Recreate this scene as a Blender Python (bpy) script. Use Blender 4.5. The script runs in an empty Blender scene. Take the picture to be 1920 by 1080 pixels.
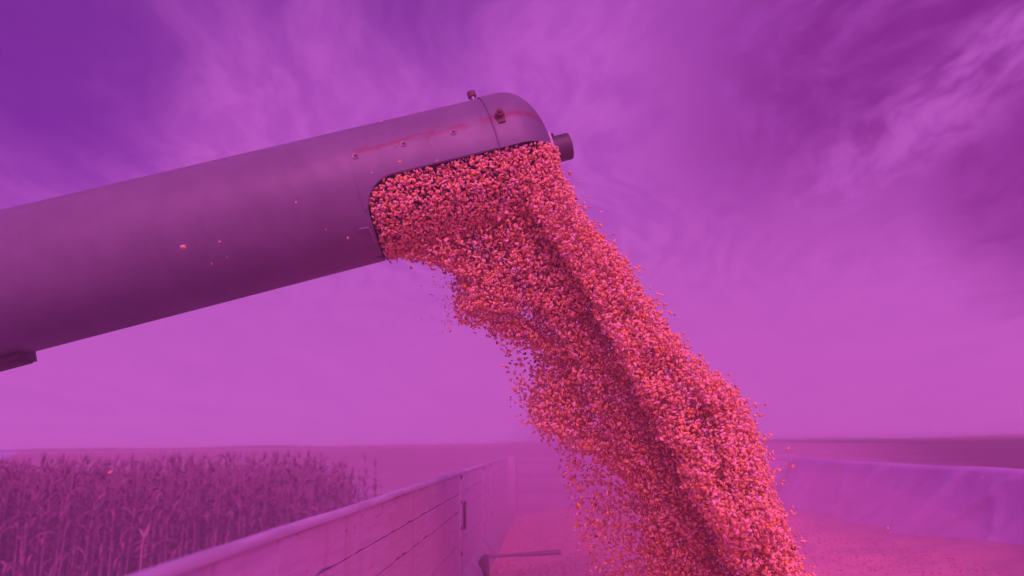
import bpy, bmesh, math, random
import numpy as np
from mathutils import Vector, Matrix, Euler, Quaternion

random.seed(7)
rng = np.random.default_rng(7)
R_ = math.radians
sc = bpy.context.scene
COL = sc.collection

# ------------------------------------------------------------------ camera
F = 1280.0                     # focal length in pixels of the 1920 wide photograph
CAM = Vector((0.0, 0.0, 2.6))
cam_d = bpy.data.cameras.new('camera')
cam = bpy.data.objects.new('camera', cam_d)
COL.objects.link(cam)
sc.camera = cam
cam_d.sensor_width = 36.0
cam_d.lens = 24.0
cam_d.clip_start = 0.02
cam_d.clip_end = 20000
RM = Matrix.Rotation(R_(2.7), 3, 'Z') @ Matrix.Rotation(R_(90 + 12.85), 3, 'X') @ Matrix.Rotation(R_(-0.84), 3, 'Z')
cam.matrix_world = Matrix.Translation(CAM) @ RM.to_4x4()
cam_d.dof.use_dof = True
cam_d.dof.focus_distance = 1.66
cam_d.dof.aperture_fstop = 3.6

# ------------------------------------------------------------------ light
SUN_ELEV, SUN_AZ = 38.0, 170.0          # azimuth from +Y (ahead) towards +X (right)
SUN_DIR = Vector((math.cos(R_(SUN_ELEV)) * math.sin(R_(SUN_AZ)), math.cos(R_(SUN_ELEV)) * math.cos(R_(SUN_AZ)), math.sin(R_(SUN_ELEV))))
sun_d = bpy.data.lights.new('sun', 'SUN')
sun_d.energy = 3.3
sun_d.angle = R_(38)
sun_d.color = (1.0, 0.21, 0.64)
sun = bpy.data.objects.new('sun', sun_d)
COL.objects.link(sun)
sun.rotation_mode = 'QUATERNION'
sun.rotation_quaternion = SUN_DIR.to_track_quat('Z', 'Y')

vs = sc.view_settings
sc.display_settings.display_device = 'sRGB'
vs.view_transform = 'Standard'
vs.look = 'None'
vs.exposure = 0.0
vs.gamma = 1.0
sc.cycles.max_bounces = 12
sc.cycles.diffuse_bounces = 5
sc.cycles.volume_bounces = 1
sc.cycles.use_denoising = True


# ------------------------------------------------------------------ node helpers
class NT:
    def __init__(self, tree):
        self.t = tree
        self.n = tree.nodes
        self.l = tree.links

    def node(self, typ, **kw):
        nd = self.n.new(typ)
        for k, v in kw.items():
            setattr(nd, k, v)
        return nd

    def put(self, sock, val):
        if isinstance(val, bpy.types.NodeSocket):
            self.l.new(val, sock)
        elif val is not None:
            if hasattr(sock.default_value, '__len__') and not hasattr(val, '__len__'):
                val = (val,) * len(sock.default_value)
            if hasattr(sock.default_value, '__len__') and len(sock.default_value) == 4 and len(val) == 3:
                val = (*val, 1.0)
            sock.default_value = val

    def math(self, op, a, b=None, c=None, clamp=False):
        nd = self.node('ShaderNodeMath', operation=op, use_clamp=clamp)
        for s, v in zip(nd.inputs, (a, b, c)):
            if v is not None:
                self.put(s, v)
        return nd.outputs[0]

    def vmath(self, op, a, b=None):
        nd = self.node('ShaderNodeVectorMath', operation=op)
        self.put(nd.inputs[0], a)
        if b is not None:
            self.put(nd.inputs[1], b)
        return nd.outputs['Value'] if op in ('DOT_PRODUCT', 'LENGTH', 'DISTANCE') else nd.outputs[0]

    def mix(self, fac, a, b, blend='MIX'):
        nd = self.node('ShaderNodeMix', data_type='RGBA', blend_type=blend)
        self.put(nd.inputs[0], fac)
        self.put(nd.inputs[6], a)
        self.put(nd.inputs[7], b)
        return nd.outputs[2]

    def smooth(self, v, lo, hi, a=0.0, b=1.0):
        nd = self.node('ShaderNodeMapRange', interpolation_type='SMOOTHSTEP')
        for s, x in zip(nd.inputs, (v, lo, hi, a, b)):
            self.put(s, x)
        return nd.outputs[0]

    def noise(self, vec, scale, detail=4.0, rough=0.55, dist=0.0):
        nd = self.node('ShaderNodeTexNoise')
        if vec is not None:
            self.put(nd.inputs['Vector'], vec)
        nd.inputs['Scale'].default_value = scale
        nd.inputs['Detail'].default_value = detail
        nd.inputs['Roughness'].default_value = rough
        nd.inputs['Distortion'].default_value = dist
        return nd.outputs['Fac']

    def mapping(self, vec, loc=(0, 0, 0), rot=(0, 0, 0), scale=(1, 1, 1)):
        nd = self.node('ShaderNodeMapping')
        self.put(nd.inputs[0], vec)
        nd.inputs[1].default_value = loc
        nd.inputs[2].default_value = rot
        nd.inputs[3].default_value = scale
        return nd.outputs[0]


def px_dir(px, py):
    v = RM @ Vector(((px - 960) / F, -(py - 540) / F, -1.0))
    return v


def at(px, py, depth):
    return CAM + px_dir(px, py) * depth


def gp(px, py, z=0.0):
    d = px_dir(px, py)
    return CAM + d * ((z - CAM.z) / d.z)


# ------------------------------------------------------------------ sky
world = bpy.data.worlds.new('World')
sc.world = world
world.use_nodes = True
w = NT(world.node_tree)
w.n.clear()
STR = 0.1
tc = w.node('ShaderNodeTexCoord')
dirv = tc.outputs['Generated']
sep = w.node('ShaderNodeSeparateXYZ')
w.l.new(dirv, sep.inputs[0])
zz = w.math('MAXIMUM', sep.outputs[2], 0.0)
sky = w.node('ShaderNodeTexSky')
sky.sky_type = 'NISHITA'
sky.sun_disc = False
sky.sun_elevation = R_(SUN_ELEV)
sky.sun_rotation = R_(SUN_AZ)
# the clear sky between the clouds, seen through the violet cast of the picture
clear = w.mix(1.0, sky.outputs[0], (1.25, 0.075, 1.02), 'MULTIPLY')
clear = w.mix(0.55, clear, tuple(c / STR for c in (0.095, 0.010, 0.235)))
# cloud sheet: the direction projected on a flat layer overhead
inv = w.math('DIVIDE', 1.0, w.math('ADD', zz, 0.16))
sc_v = w.node('ShaderNodeVectorMath', operation='SCALE')
w.l.new(dirv, sc_v.inputs[0])
w.l.new(inv, sc_v.inputs['Scale'])
cl = sc_v.outputs[0]
warp = w.node('ShaderNodeTexNoise')
w.put(warp.inputs['Vector'], cl)
warp.inputs['Scale'].default_value = 0.9
warp.inputs['Detail'].default_value = 3
clw = w.vmath('ADD', cl, w.vmath('MULTIPLY', w.vmath('SUBTRACT', warp.outputs['Color'], (0.5, 0.5, 0.5)), (0.8, 0.8, 0.0)))
n_big = w.noise(w.mapping(clw, loc=(2.2, 1.3, 0), rot=(0, 0, R_(-35)), scale=(0.7, 0.45, 0.2)), 1.0, 5, 0.55)
n_wisp = w.noise(w.mapping(clw, loc=(1.7, 4.2, 0), rot=(0, 0, R_(-28)), scale=(2.6, 0.9, 0.3)), 1.5, 7, 0.58)
n_fine = w.noise(w.mapping(clw, loc=(5.0, 2.0, 0), rot=(0, 0, R_(-30)), scale=(15.0, 6.5, 0.4)), 1.0, 8, 0.6)
c_bank = px_dir(880, 560).normalized()
bank = w.vmath('DOT_PRODUCT', dirv, tuple(c_bank))
c_tl = px_dir(10, -10).normalized()
gap_l = w.smooth(w.math('ADD', w.vmath('DOT_PRODUCT', dirv, tuple(c_tl)), w.math('MULTIPLY', w.math('SUBTRACT', n_wisp, 0.5), 0.05)), 0.955, 1.0, 0.0, 0.86)
gap_t = w.math('MULTIPLY', w.smooth(w.math('ADD', n_big, w.math('MULTIPLY', w.math('SUBTRACT', n_wisp, 0.5), 0.5)), 0.36, 0.62), w.smooth(zz, 0.42, 0.58))
gap = w.math('MAXIMUM', gap_l, w.math('MULTIPLY', gap_t, 0.66))
bright = w.mix(w.smooth(zz, 0.0, 0.5), (0.552, 0.113, 0.575), (0.475, 0.098, 0.555))
bright = w.mix(w.smooth(n_wisp, 0.3, 0.75, 0.0, 0.18), bright, (0.38, 0.07, 0.52))
bright = w.mix(w.math('MULTIPLY', w.smooth(n_fine, 0.36, 0.64), w.smooth(zz, 0.10, 0.34, 0.0, 0.7)), bright, (0.36, 0.062, 0.47))
col = w.mix(gap, w.mix(1.0, bright, (1 / STR,) * 3, 'MULTIPLY'), clear)
# the thicker, darker sheet on the right
c_r = px_dir(2000, 80).normalized()
dr = w.math('ADD', w.vmath('DOT_PRODUCT', dirv, tuple(c_r)), w.math('MULTIPLY', w.math('SUBTRACT', n_big, 0.5), 0.03))
dark = w.smooth(dr, 0.845, 0.985)
dark = w.math('MULTIPLY', dark, w.smooth(zz, 0.19, 0.40))
streak = w.math('MULTIPLY', w.smooth(n_fine, 0.42, 0.72), w.smooth(n_wisp, 0.36, 0.62))
d_a, d_b = px_dir(1960, 60).normalized(), px_dir(1560, 360).normalized()
pole = d_a.cross(d_b).normalized()
off = w.math('ADD', w.vmath('DOT_PRODUCT', dirv, tuple(pole)), w.math('MULTIPLY', w.math('SUBTRACT', n_wisp, 0.5), 0.12))
lane = w.math('MULTIPLY', w.smooth(w.math('ABSOLUTE', off), 0.0, 0.085, 1.0, 0.0), w.smooth(w.vmath('DOT_PRODUCT', dirv, tuple(px_dir(1800, 190).normalized())), 0.955, 0.99))
c_r2 = px_dir(2000, 290).normalized()
dark2 = w.smooth(w.math('ADD', w.vmath('DOT_PRODUCT', dirv, tuple(c_r2)), w.math('MULTIPLY', w.math('SUBTRACT', n_wisp, 0.5), 0.02)), 0.978, 0.999)
dark = w.math('MULTIPLY', w.math('MAXIMUM', dark, dark2), w.smooth(n_fine, 0.3, 0.7, 1.0, 0.78))
streak = w.math('MAXIMUM', w.math('MULTIPLY', streak, 0.5), w.math('MULTIPLY', lane, w.smooth(n_fine, 0.36, 0.56, 0.25, 0.95)))
dark = w.math('MULTIPLY', dark, w.math('SUBTRACT', 1.0, w.math('MULTIPLY', streak, 0.85)))
col = w.mix(w.math('MULTIPLY', dark, 0.95), col, tuple(c / STR for c in (0.172, 0.011, 0.232)))
col = w.mix(w.math('MULTIPLY', lane, w.smooth(n_fine, 0.48, 0.64, 0.0, 0.6)), col, tuple(c / STR for c in (0.50, 0.115, 0.54)))
bg = w.node('ShaderNodeBackground')
w.l.new(col, bg.inputs[0])
bg.inputs[1].default_value = STR
out = w.node('ShaderNodeOutputWorld')
w.l.new(bg.outputs[0], out.inputs[0])


# ------------------------------------------------------------------ object helpers
def tag(o, label=None, cat=None, group=None, kind=None):
    if label:
        o['label'] = label
    if cat:
        o['category'] = cat
    if group:
        o['group'] = group
    if kind:
        o['kind'] = kind
    return o


def empty(name, loc=(0, 0, 0), rot=None):
    o = bpy.data.objects.new(name, None)
    o.empty_display_size = 0.1
    COL.objects.link(o)
    o.location = loc
    if rot is not None:
        o.rotation_mode = 'QUATERNION'
        o.rotation_quaternion = rot
    return o


def link(name, me, mat=None, parent=None):
    o = bpy.data.objects.new(name, me)
    COL.objects.link(o)
    if mat is not None and not me.materials:
        me.materials.append(mat)
    if parent is not None:
        o.parent = parent
    return o


def smooth(me, angle=None):
    me.polygons.foreach_set('use_smooth', np.ones(len(me.polygons), dtype=bool))
    if angle is not None:
        try:
            me.set_sharp_from_angle(angle=angle)
        except Exception:
            pass
    return me


def from_py(name, verts, faces, sm=True, angle=None):
    me = bpy.data.meshes.new(name)
    me.from_pydata([tuple(v) for v in verts], [], [tuple(f) for f in faces])
    me.update()
    if sm:
        smooth(me, angle)
    return me


def bm_mesh(name, bm, sm=False, angle=R_(35)):
    bmesh.ops.recalc_face_normals(bm, faces=bm.faces)
    me = bpy.data.meshes.new(name)
    bm.to_mesh(me)
    bm.free()
    if sm:
        smooth(me, angle)
    return me


def box(bm, x0, x1, y0, y1, z0, z1, bev=0.0, seg=2):
    r = bmesh.ops.create_cube(bm, size=1.0)
    vs_ = r['verts']
    for v in vs_:
        v.co = Vector(((x0 + x1) / 2 + v.co.x * (x1 - x0), (y0 + y1) / 2 + v.co.y * (y1 - y0), (z0 + z1) / 2 + v.co.z * (z1 - z0)))
    if bev > 0:
        es = list({e for v in vs_ for e in v.link_edges})
        bmesh.ops.bevel(bm, geom=es, offset=bev, segments=seg, affect='EDGES', profile=0.5)


def box_mesh(name, dims, bev=0.004, sm=True):
    bm = bmesh.new()
    box(bm, *dims, bev=bev)
    return bm_mesh(name, bm, sm)


def tube_between(bm, pts, radii, seg=12, cap=True):
    """sweep circles along a polyline"""
    rings = []
    n = len(pts)
    for i, p in enumerate(pts):
        a = pts[max(0, i - 1)]
        b = pts[min(n - 1, i + 1)]
        t = (b - a).normalized()
        up = Vector((0, 0, 1)) if abs(t.z) < 0.9 else Vector((1, 0, 0))
        x = t.cross(up).normalized()
        y = t.cross(x).normalized()
        r = radii[i] if hasattr(radii, '__len__') else radii
        rings.append([bm.verts.new(p + (x * math.cos(k * 2 * math.pi / seg) + y * math.sin(k * 2 * math.pi / seg)) * r) for k in range(seg)])
    for i in range(n - 1):
        for k in range(seg):
            bm.faces.new((rings[i][k], rings[i][(k + 1) % seg], rings[i + 1][(k + 1) % seg], rings[i + 1][k]))
    if cap:
        bm.faces.new(rings[0])
        bm.faces.new(list(reversed(rings[-1])))


def lathe(name, prof, seg=24, sm=True, angle=R_(30)):
    """profile of (radius, height) about local Z"""
    bm = bmesh.new()
    rings = []
    for r, z in prof:
        if r < 1e-6:
            rings.append([bm.verts.new((0, 0, z))])
        else:
            rings.append([bm.verts.new((r * math.cos(k * 2 * math.pi / seg), r * math.sin(k * 2 * math.pi / seg), z)) for k in range(seg)])
    for a, b in zip(rings, rings[1:]):
        for k in range(seg):
            k2 = (k + 1) % seg
            if len(a) == 1 and len(b) == 1:
                continue
            if len(a) == 1:
                bm.faces.new((a[0], b[k], b[k2]))
            elif len(b) == 1:
                bm.faces.new((a[k], b[0], a[k2]))
            else:
                bm.faces.new((a[k], a[k2], b[k2], b[k]))
    return bm_mesh(name, bm, sm, angle)


def place(o, loc, zdir=None, spin=0.0):
    o.location = loc
    if zdir is not None:
        o.rotation_mode = 'QUATERNION'
        o.rotation_quaternion = Vector(zdir).to_track_quat('Z', 'Y') @ Quaternion((0, 0, 1), spin)
    return o


# ------------------------------------------------------------------ materials
def material(name):
    m = bpy.data.materials.new(name)
    m.use_nodes = True
    t = NT(m.node_tree)
    t.n.clear()
    b = t.node('ShaderNodeBsdfPrincipled')
    o = t.node('ShaderNodeOutputMaterial')
    t.l.new(b.outputs[0], o.inputs[0])
    return m, t, b


def bump(t, b, h, strength=0.3, dist=0.01):
    nd = t.node('ShaderNodeBump')
    nd.inputs['Strength'].default_value = strength
    nd.inputs['Distance'].default_value = dist
    t.put(nd.inputs['Height'], h)
    t.l.new(nd.outputs[0], b.inputs['Normal'])


def plain(name, c1, c2=None, scale=20.0, rough=0.6, metal=0.0, bmp=0.15, stretch=(1, 1, 1), spec=0.5, bdist=0.004):
    m, t, b = material(name)
    co = t.node('ShaderNodeTexCoord').outputs['Object']
    co = t.mapping(co, scale=stretch)
    n = t.noise(co, scale, 6, 0.6)
    t.put(b.inputs['Base Color'], t.mix(t.smooth(n, 0.3, 0.7), c1, c2 or tuple(x * 0.7 for x in c1)))
    b.inputs['Roughness'].default_value = rough
    b.inputs['Metallic'].default_value = metal
    b.inputs['Specular IOR Level'].default_value = spec
    if bmp:
        bump(t, b, n, bmp, bdist)
    return m


M = {}
M['black_rubber'] = plain('black_rubber', (0.05, 0.03, 0.05), (0.09, 0.05, 0.08), 60, 0.55, bmp=0.1)
M['steel'] = plain('worn_steel', (0.32, 0.27, 0.33), (0.18, 0.14, 0.18), 90, 0.45, 0.6, 0.1)
M['rusty_bolt'] = plain('rusty_bolt', (0.20, 0.07, 0.08), (0.10, 0.04, 0.05), 200, 0.7, 0.2, 0.2)
M['pale_ring'] = plain('bare_metal_ring', (0.46, 0.34, 0.44), (0.30, 0.22, 0.28), 200, 0.4, 0.3, 0.1)
M['dark_channel'] = plain('dark_channel', (0.03, 0.014, 0.03), (0.05, 0.025, 0.045), 30, 0.5)
M['edge_paint'] = plain('edge_paint', (0.3, 0.24, 0.3), (0.2, 0.15, 0.2), 60, 0.45)


def mat_tube():
    m, t, b = material('faded_paint')
    co = t.node('ShaderNodeTexCoord').outputs['Object']     # local X runs along the tube, local Z is up
    s = t.node('ShaderNodeSeparateXYZ')
    t.l.new(co, s.inputs[0])
    x, y, z = s.outputs
    ang = t.math('ARCTAN2', z, t.math('MULTIPLY', y, -1.0))      # 0 faces the camera side, grows upwards
    n1 = t.noise(co, 9.0, 5, 0.6)
    n2 = t.noise(t.mapping(co, scale=(1.0, 0.14, 0.14)), 45.0, 6, 0.65)   # faint run marks round the barrel
    n3 = t.noise(co, 160.0, 3, 0.6)
    base = t.mix(t.smooth(n1, 0.3, 0.7), (0.195, 0.17, 0.24), (0.16, 0.135, 0.20))
    base = t.mix(t.smooth(n2, 0.48, 0.75, 0.0, 0.25), base, (0.12, 0.10, 0.13))
    base = t.mix(t.smooth(n3, 0.66, 0.76, 0.0, 0.25), base, (0.52, 0.5, 0.46))
    # rust line along the bolted seam
    wob = t.math('MULTIPLY', t.math('SUBTRACT', t.noise(co, 26.0, 5, 0.65), 0.5), 0.16)
    a0 = RUST_A
    d1 = t.math('ABSOLUTE', t.math('SUBTRACT', t.math('ADD', ang, wob), a0))
    along = t.math('MULTIPLY', t.smooth(x, RUST_U0, RUST_U0 + 0.03), t.smooth(x, RUST_U1 - 0.02, RUST_U1 + 0.02, 1.0, 0.0))
    band = t.math('MULTIPLY', t.smooth(d1, 0.02, 0.085, 1.0, 0.0), along)
    patch = t.smooth(t.noise(t.mapping(co, scale=(0.6, 1, 1)), 34.0, 5, 0.6), 0.36, 0.56)
    rust = t.math('MULTIPLY', band, patch)
    # scattered blisters of rust round the seam
    d2 = t.smooth(d1, 0.05, 0.42, 1.0, 0.0)
    spots = t.math('MULTIPLY', t.smooth(t.noise(co, 75.0, 3, 0.55), 0.67, 0.72), t.math('MULTIPLY', d2, along))
    rust = t.math('MAXIMUM', rust, spots)
    base = t.mix(t.math('MULTIPLY', rust, 0.85), base, (0.21, 0.045, 0.10))
    t.put(b.inputs['Base Color'], base)
    t.put(b.inputs['Roughness'], t.smooth(n1, 0.2, 0.8, 0.38, 0.55))
    b.inputs['Specular IOR Level'].default_value = 0.4
    bump(t, b, t.math('ADD', t.math('MULTIPLY', n3, 0.4), rust), 0.12, 0.003)
    return m


def mat_kernel():
    m, t, b = material('corn_kernel_skin')
    a = t.node('ShaderNodeAttribute', attribute_name='tint')
    t.put(b.inputs['Base Color'], a.outputs['Color'])
    b.inputs['Roughness'].default_value = 0.46
    b.inputs['Specular IOR Level'].default_value = 0.35
    b.inputs['Subsurface Weight'].default_value = 0.0
    return m


def mat_planks():
    m, t, b = material('painted_board')
    co = t.node('ShaderNodeTexCoord').outputs['Object']
    grain = t.noise(t.mapping(co, scale=(14, 1.2, 14)), 6.0, 7, 0.65)
    blot = t.noise(co, 3.2, 5, 0.6)
    base = t.mix(t.smooth(grain, 0.35, 0.7), (0.62, 0.50, 0.70), (0.52, 0.40, 0.58))
    base = t.mix(t.smooth(blot, 0.46, 0.68, 0.0, 0.7), base, (0.58, 0.40, 0.56))
    drip = t.noise(t.mapping(co, scale=(1, 26, 0.8)), 1.3, 5, 0.6)
    base = t.mix(t.smooth(drip, 0.55, 0.75, 0.0, 0.6), base, (0.40, 0.22, 0.34))
    chip = t.smooth(t.noise(t.mapping(co, scale=(1, 1, 2.2)), 19.0, 4, 0.6), 0.64, 0.69)
    base = t.mix(t.math('MULTIPLY', chip, 0.7), base, (0.42, 0.14, 0.14))
    t.put(b.inputs['Base Color'], base)
    b.inputs['Roughness'].default_value = 0.6
    bump(t, b, t.math('SUBTRACT', grain, chip), 0.25, 0.003)
    return m


M['kernel'] = mat_kernel()
M['planks'] = mat_planks()
M['rim'] = plain('galvanised_rim', (0.60, 0.54, 0.72), (0.44, 0.37, 0.52), 14, 0.42, 0.2, 0.12, stretch=(4, 0.4, 4))
M['front_panel'] = plain('front_panel_paint', (0.44, 0.28, 0.48), (0.36, 0.22, 0.40), 9, 0.6, bmp=0.1)
M['sill'] = plain('dusty_sill', (0.50, 0.40, 0.52), (0.38, 0.28, 0.38), 9, 0.65, bmp=0.15)

print('setup done')
# ==================================================================== the setting
def mat_ground():
    m, t, b = material('stubble_field')
    co = t.node('ShaderNodeNewGeometry').outputs['Position']
    far = t.noise(t.mapping(co, rot=(0, 0, R_(8)), scale=(0.012, 0.11, 1)), 1.0, 5, 0.55)
    near = t.noise(t.mapping(co, rot=(0, 0, R_(8)), scale=(0.3, 1.6, 1)), 1.0, 6, 0.65)
    base = t.mix(t.smooth(far, 0.3, 0.7), (0.44, 0.28, 0.38), (0.36, 0.22, 0.31))
    base = t.mix(t.smooth(near, 0.42, 0.72, 0.0, 0.6), base, (0.30, 0.17, 0.25))
    sp = t.node('ShaderNodeSeparateXYZ')
    t.l.new(co, sp.inputs[0])
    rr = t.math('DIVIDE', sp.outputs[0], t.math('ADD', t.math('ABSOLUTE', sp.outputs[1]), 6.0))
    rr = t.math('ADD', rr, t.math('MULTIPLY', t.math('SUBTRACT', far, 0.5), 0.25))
    base = t.mix(t.smooth(rr, 0.34, 0.56, 0.0, 0.95), base, (0.07, 0.025, 0.06))  # field colour darkened on the right, a vignette-like shade painted in
    t.put(b.inputs['Base Color'], base)
    b.inputs['Roughness'].default_value = 0.95
    b.inputs['Specular IOR Level'].default_value = 0.1
    bump(t, b, near, 0.5, 0.1)
    return m


def sheet(name, pts, z, mat, kind='structure'):
    me = from_py(name, [(p[0], p[1], z) for p in pts], [tuple(range(len(pts)))], sm=False)
    o = link(name, me, mat)
    o['kind'] = kind
    return o


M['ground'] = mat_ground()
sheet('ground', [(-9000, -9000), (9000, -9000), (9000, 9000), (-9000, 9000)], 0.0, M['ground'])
M['plough'] = plain('ploughed_soil', (0.05, 0.015, 0.04), (0.08, 0.03, 0.06), 0.02, 0.95, bmp=0.0, stretch=(0.3, 2, 1), spec=0.1)
M['track'] = plain('pale_dirt_track', (0.46, 0.38, 0.66), (0.42, 0.34, 0.58), 0.05, 0.9, bmp=0.0, spec=0.1)
# dark ploughed strip in front of the horizon, nearer on the right
pts = [gp(2500, 828), gp(1920, 833), gp(1660, 831), gp(1440, 829.5), gp(1250, 829.8)]
sheet('ploughed_field', [(p.x, p.y) for p in pts] + [(1500, 6000), (9000, 6000)], 0.012, M['plough'])
pts = [gp(-300, 858), gp(-300, 850.5), gp(30, 846.5), gp(36, 848), gp(16, 857), gp(-20, 868), gp(-300, 905)]
sheet('dirt_track', [(p.x, p.y) for p in reversed(pts)], 0.01, M['track'])


# far belt of woodland along the horizon, too far to tell trees apart
def woodland():
    m, t, b = material('far_foliage')
    co = t.node('ShaderNodeNewGeometry').outputs['Position']
    n = t.noise(co, 0.09, 5, 0.6)
    t.put(b.inputs['Base Color'], t.mix(t.smooth(n, 0.3, 0.7), (0.055, 0.03, 0.055), (0.11, 0.06, 0.10)))
    b.inputs['Roughness'].default_value = 0.9
    V, Fc = [], []
    r = random.Random(3)
    N = 420
    for side in range(2):
        for i in range(N + 1):
            az = R_(-60 + 120 * i / N)
            d = 2300 + side * 60
            h = 3.0 + 2.2 * math.sin(i * 0.13) * math.sin(i * 0.031 + 1) + r.uniform(0, 2.2) + (2.5 if i > 330 else 0) + (2.0 if i < 140 else 0)
            V += [(d * math.sin(az), d * math.cos(az), -1.0), (d * math.sin(az), d * math.cos(az), h)]
    for i in range(N):
        a, b2 = 2 * i, 2 * (i + N + 1)
        Fc += [(a, a + 2, a + 3, a + 1), (b2, b2 + 1, b2 + 3, b2 + 2), (a + 1, a + 3, b2 + 3, b2 + 1)]
    o = link('woodland', from_py('woodland', V, Fc, sm=False), m)
    tag(o, 'thin dark belt of far woodland along the horizon', 'woodland', kind='stuff')


woodland()


# ------------------------------------------------------------------ corn standing on the left
def mat_corn():
    m, t, b = material('dry_corn_leaf')
    co = t.node('ShaderNodeTexCoord').outputs['Object']
    oi = t.node('ShaderNodeObjectInfo').outputs['Random']
    n = t.noise(co, 7.0, 4, 0.6)
    base = t.mix(t.smooth(n, 0.35, 0.7), (0.15, 0.045, 0.115), (0.33, 0.12, 0.24))
    base = t.mix(t.math('MULTIPLY', oi, 0.45), base, (0.13, 0.05, 0.11))
    t.put(b.inputs['Base Color'], base)
    b.inputs['Roughness'].default_value = 0.75
    b.inputs['Specular IOR Level'].default_value = 0.25
    return m


M['corn'] = mat_corn()
M['corn_stalk'] = plain('dry_corn_stalk', (0.34, 0.16, 0.27), (0.20, 0.085, 0.16), 12, 0.7, stretch=(1, 1, 0.2))
M['corn_pale'] = plain('bleached_corn_leaf', (0.42, 0.19, 0.27), (0.30, 0.13, 0.20), 12, 0.7, stretch=(1, 1, 0.2))


def corn_variant(seed):
    r = random.Random(seed)
    H = 2.05 + r.uniform(-0.18, 0.18)
    lean = Vector((r.uniform(-0.09, 0.09), r.uniform(-0.09, 0.09), 0))

    def stem(t_):
        return Vector((lean.x * t_ * t_, lean.y * t_ * t_, H * t_))
    bm = bmesh.new()
    tube_between(bm, [stem(k / 6) for k in range(7)], [0.014 - 0.0015 * k for k in range(7)], 5)
    stalk = bm_mesh('corn_stalk', bm, True)
    V, Fc = [], []
    az = r.uniform(0, 6.28)
    for i in range(r.randint(13, 16)):
        t_ = 0.14 + 0.80 * i / 15 + r.uniform(-0.03, 0.03)
        az += math.pi + r.uniform(-0.7, 0.7)
        L = r.uniform(0.30, 0.58) * (1.1 - 0.4 * abs(t_ - 0.5))
        W = r.uniform(0.014, 0.028)
        el = R_(r.uniform(50, 85))
        droop = r.uniform(1.8, 3.6)
        p = stem(min(t_, 1.0))
        side = Vector((-math.sin(az), math.cos(az), 0))
        n = 6
        b0 = len(V)
        tw = r.uniform(-0.9, 0.9)
        for k in range(n + 1):
            q = k / n
            wdt = W * (0.5 + 1.2 * q) * (1 - q) ** 0.6 * 1.3 if q < 1 else 0.0005
            s2 = side * math.cos(tw * q) + Vector((0, 0, 1)) * math.sin(tw * q)
            V += [p + s2 * wdt, p - s2 * wdt]
            e = el - droop * q
            p = p + Vector((math.cos(az) * math.cos(e), math.sin(az) * math.cos(e), math.sin(e))) * (L / n)
        for k in range(n):
            a = b0 + 2 * k
            Fc.append((a, a + 1, a + 3, a + 2))
    leaves = from_py('corn_leaves', V, Fc)
    bm = bmesh.new()
    top = stem(1.0)
    for k in range(6):
        a = r.uniform(0, 6.28)
        e = R_(r.uniform(50, 88))
        d = Vector((math.cos(a) * math.cos(e), math.sin(a) * math.cos(e), math.sin(e)))
        L = r.uniform(0.12, 0.24)
        tube_between(bm, [top - Vector((0, 0, 0.03)), top + d * L * 0.5, top + d * L + Vector((0, 0, -0.02))], [0.006, 0.005, 0.002], 4)
    tassel = bm_mesh('corn_tassel', bm, True)
    return stalk, leaves, tassel


corn_vars = [corn_variant(100 + i) for i in range(9)]
for s_, l_, t_ in corn_vars:
    s_.materials.append(M['corn_stalk'])
    l_.materials.append(M['corn'])
    t_.materials.append(M['corn_stalk'])

spots = []
rr = random.Random(11)
# rows run away from the trailer's line; the standing block ends left of the trailer
c0 = gp(652, 1100)
for row in range(15):
    for k in range(92):
        d = 11.0 + row * 0.5 + rr.uniform(-0.12, 0.12)
        x = -14.2 + k * 0.15 + rr.uniform(-0.05, 0.05) - row * 0.16
        # right-hand edge, ragged
        edge = x + 3.75 + 0.10 * row
        if edge > 0 and rr.random() < 0.45 + edge * 0.55:
            continue
        hs = 1.0 + rr.uniform(-0.09, 0.08)
        if edge > -0.6:
            hs *= 0.96 - 0.16 * max(0.0, edge + 0.6) * rr.random()
        spots.append((x, d, hs, rr.uniform(0, 6.28), rr.randrange(9), row))
front = [s for s in spots if s[5] < 4][:240]
front = sorted(spots, key=lambda s: s[1])[:230]
rest = [s for s in spots if s not in front]
for (x, y, hs, az, vi, row) in front:
    root = empty('corn_plant', (x, y, 0))
    root.rotation_euler = (0, 0, az)
    root.scale = (1, 1, hs)
    tag(root, 'dry leafy corn plant in the near rows of the standing corn', 'corn plant', 'near rows of the standing corn')
    for nm, me in zip(('stalk', 'leaves', 'tassel'), corn_vars[vi]):
        o = link(nm, me, None, root)


def merged(name, items, mats):
    """join transformed copies of meshes: items = (mesh, matrix, material index)"""
    cache = {}
    Vs, Ls, Ts, Mi = [], [], [], []
    base = 0
    for me, mx, mi in items:
        if me.name not in cache:
            v = np.empty(len(me.vertices) * 3, dtype=np.float32)
            me.vertices.foreach_get('co', v)
            l = np.empty(len(me.loops), dtype=np.int32)
            me.loops.foreach_get('vertex_index', l)
            t = np.empty(len(me.polygons), dtype=np.int32)
            me.polygons.foreach_get('loop_total', t)
            cache[me.name] = (v.reshape(-1, 3), l, t)
        v, l, t = cache[me.name]
        m3 = np.array(mx.to_3x3(), dtype=np.float32)
        Vs.append(v @ m3.T + np.array(mx.translation, dtype=np.float32))
        Ls.append(l + base)
        Ts.append(t)
        Mi.append(np.full(len(t), mi, dtype=np.int32))
        base += len(v)
    V = np.concatenate(Vs)
    Lp = np.concatenate(Ls)
    T = np.concatenate(Ts)
    out_me = raw_mesh(name, V, Lp, T)
    for m in mats:
        out_me.materials.append(m)
    out_me.polygons.foreach_set('material_index', np.concatenate(Mi))
    return out_me


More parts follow.
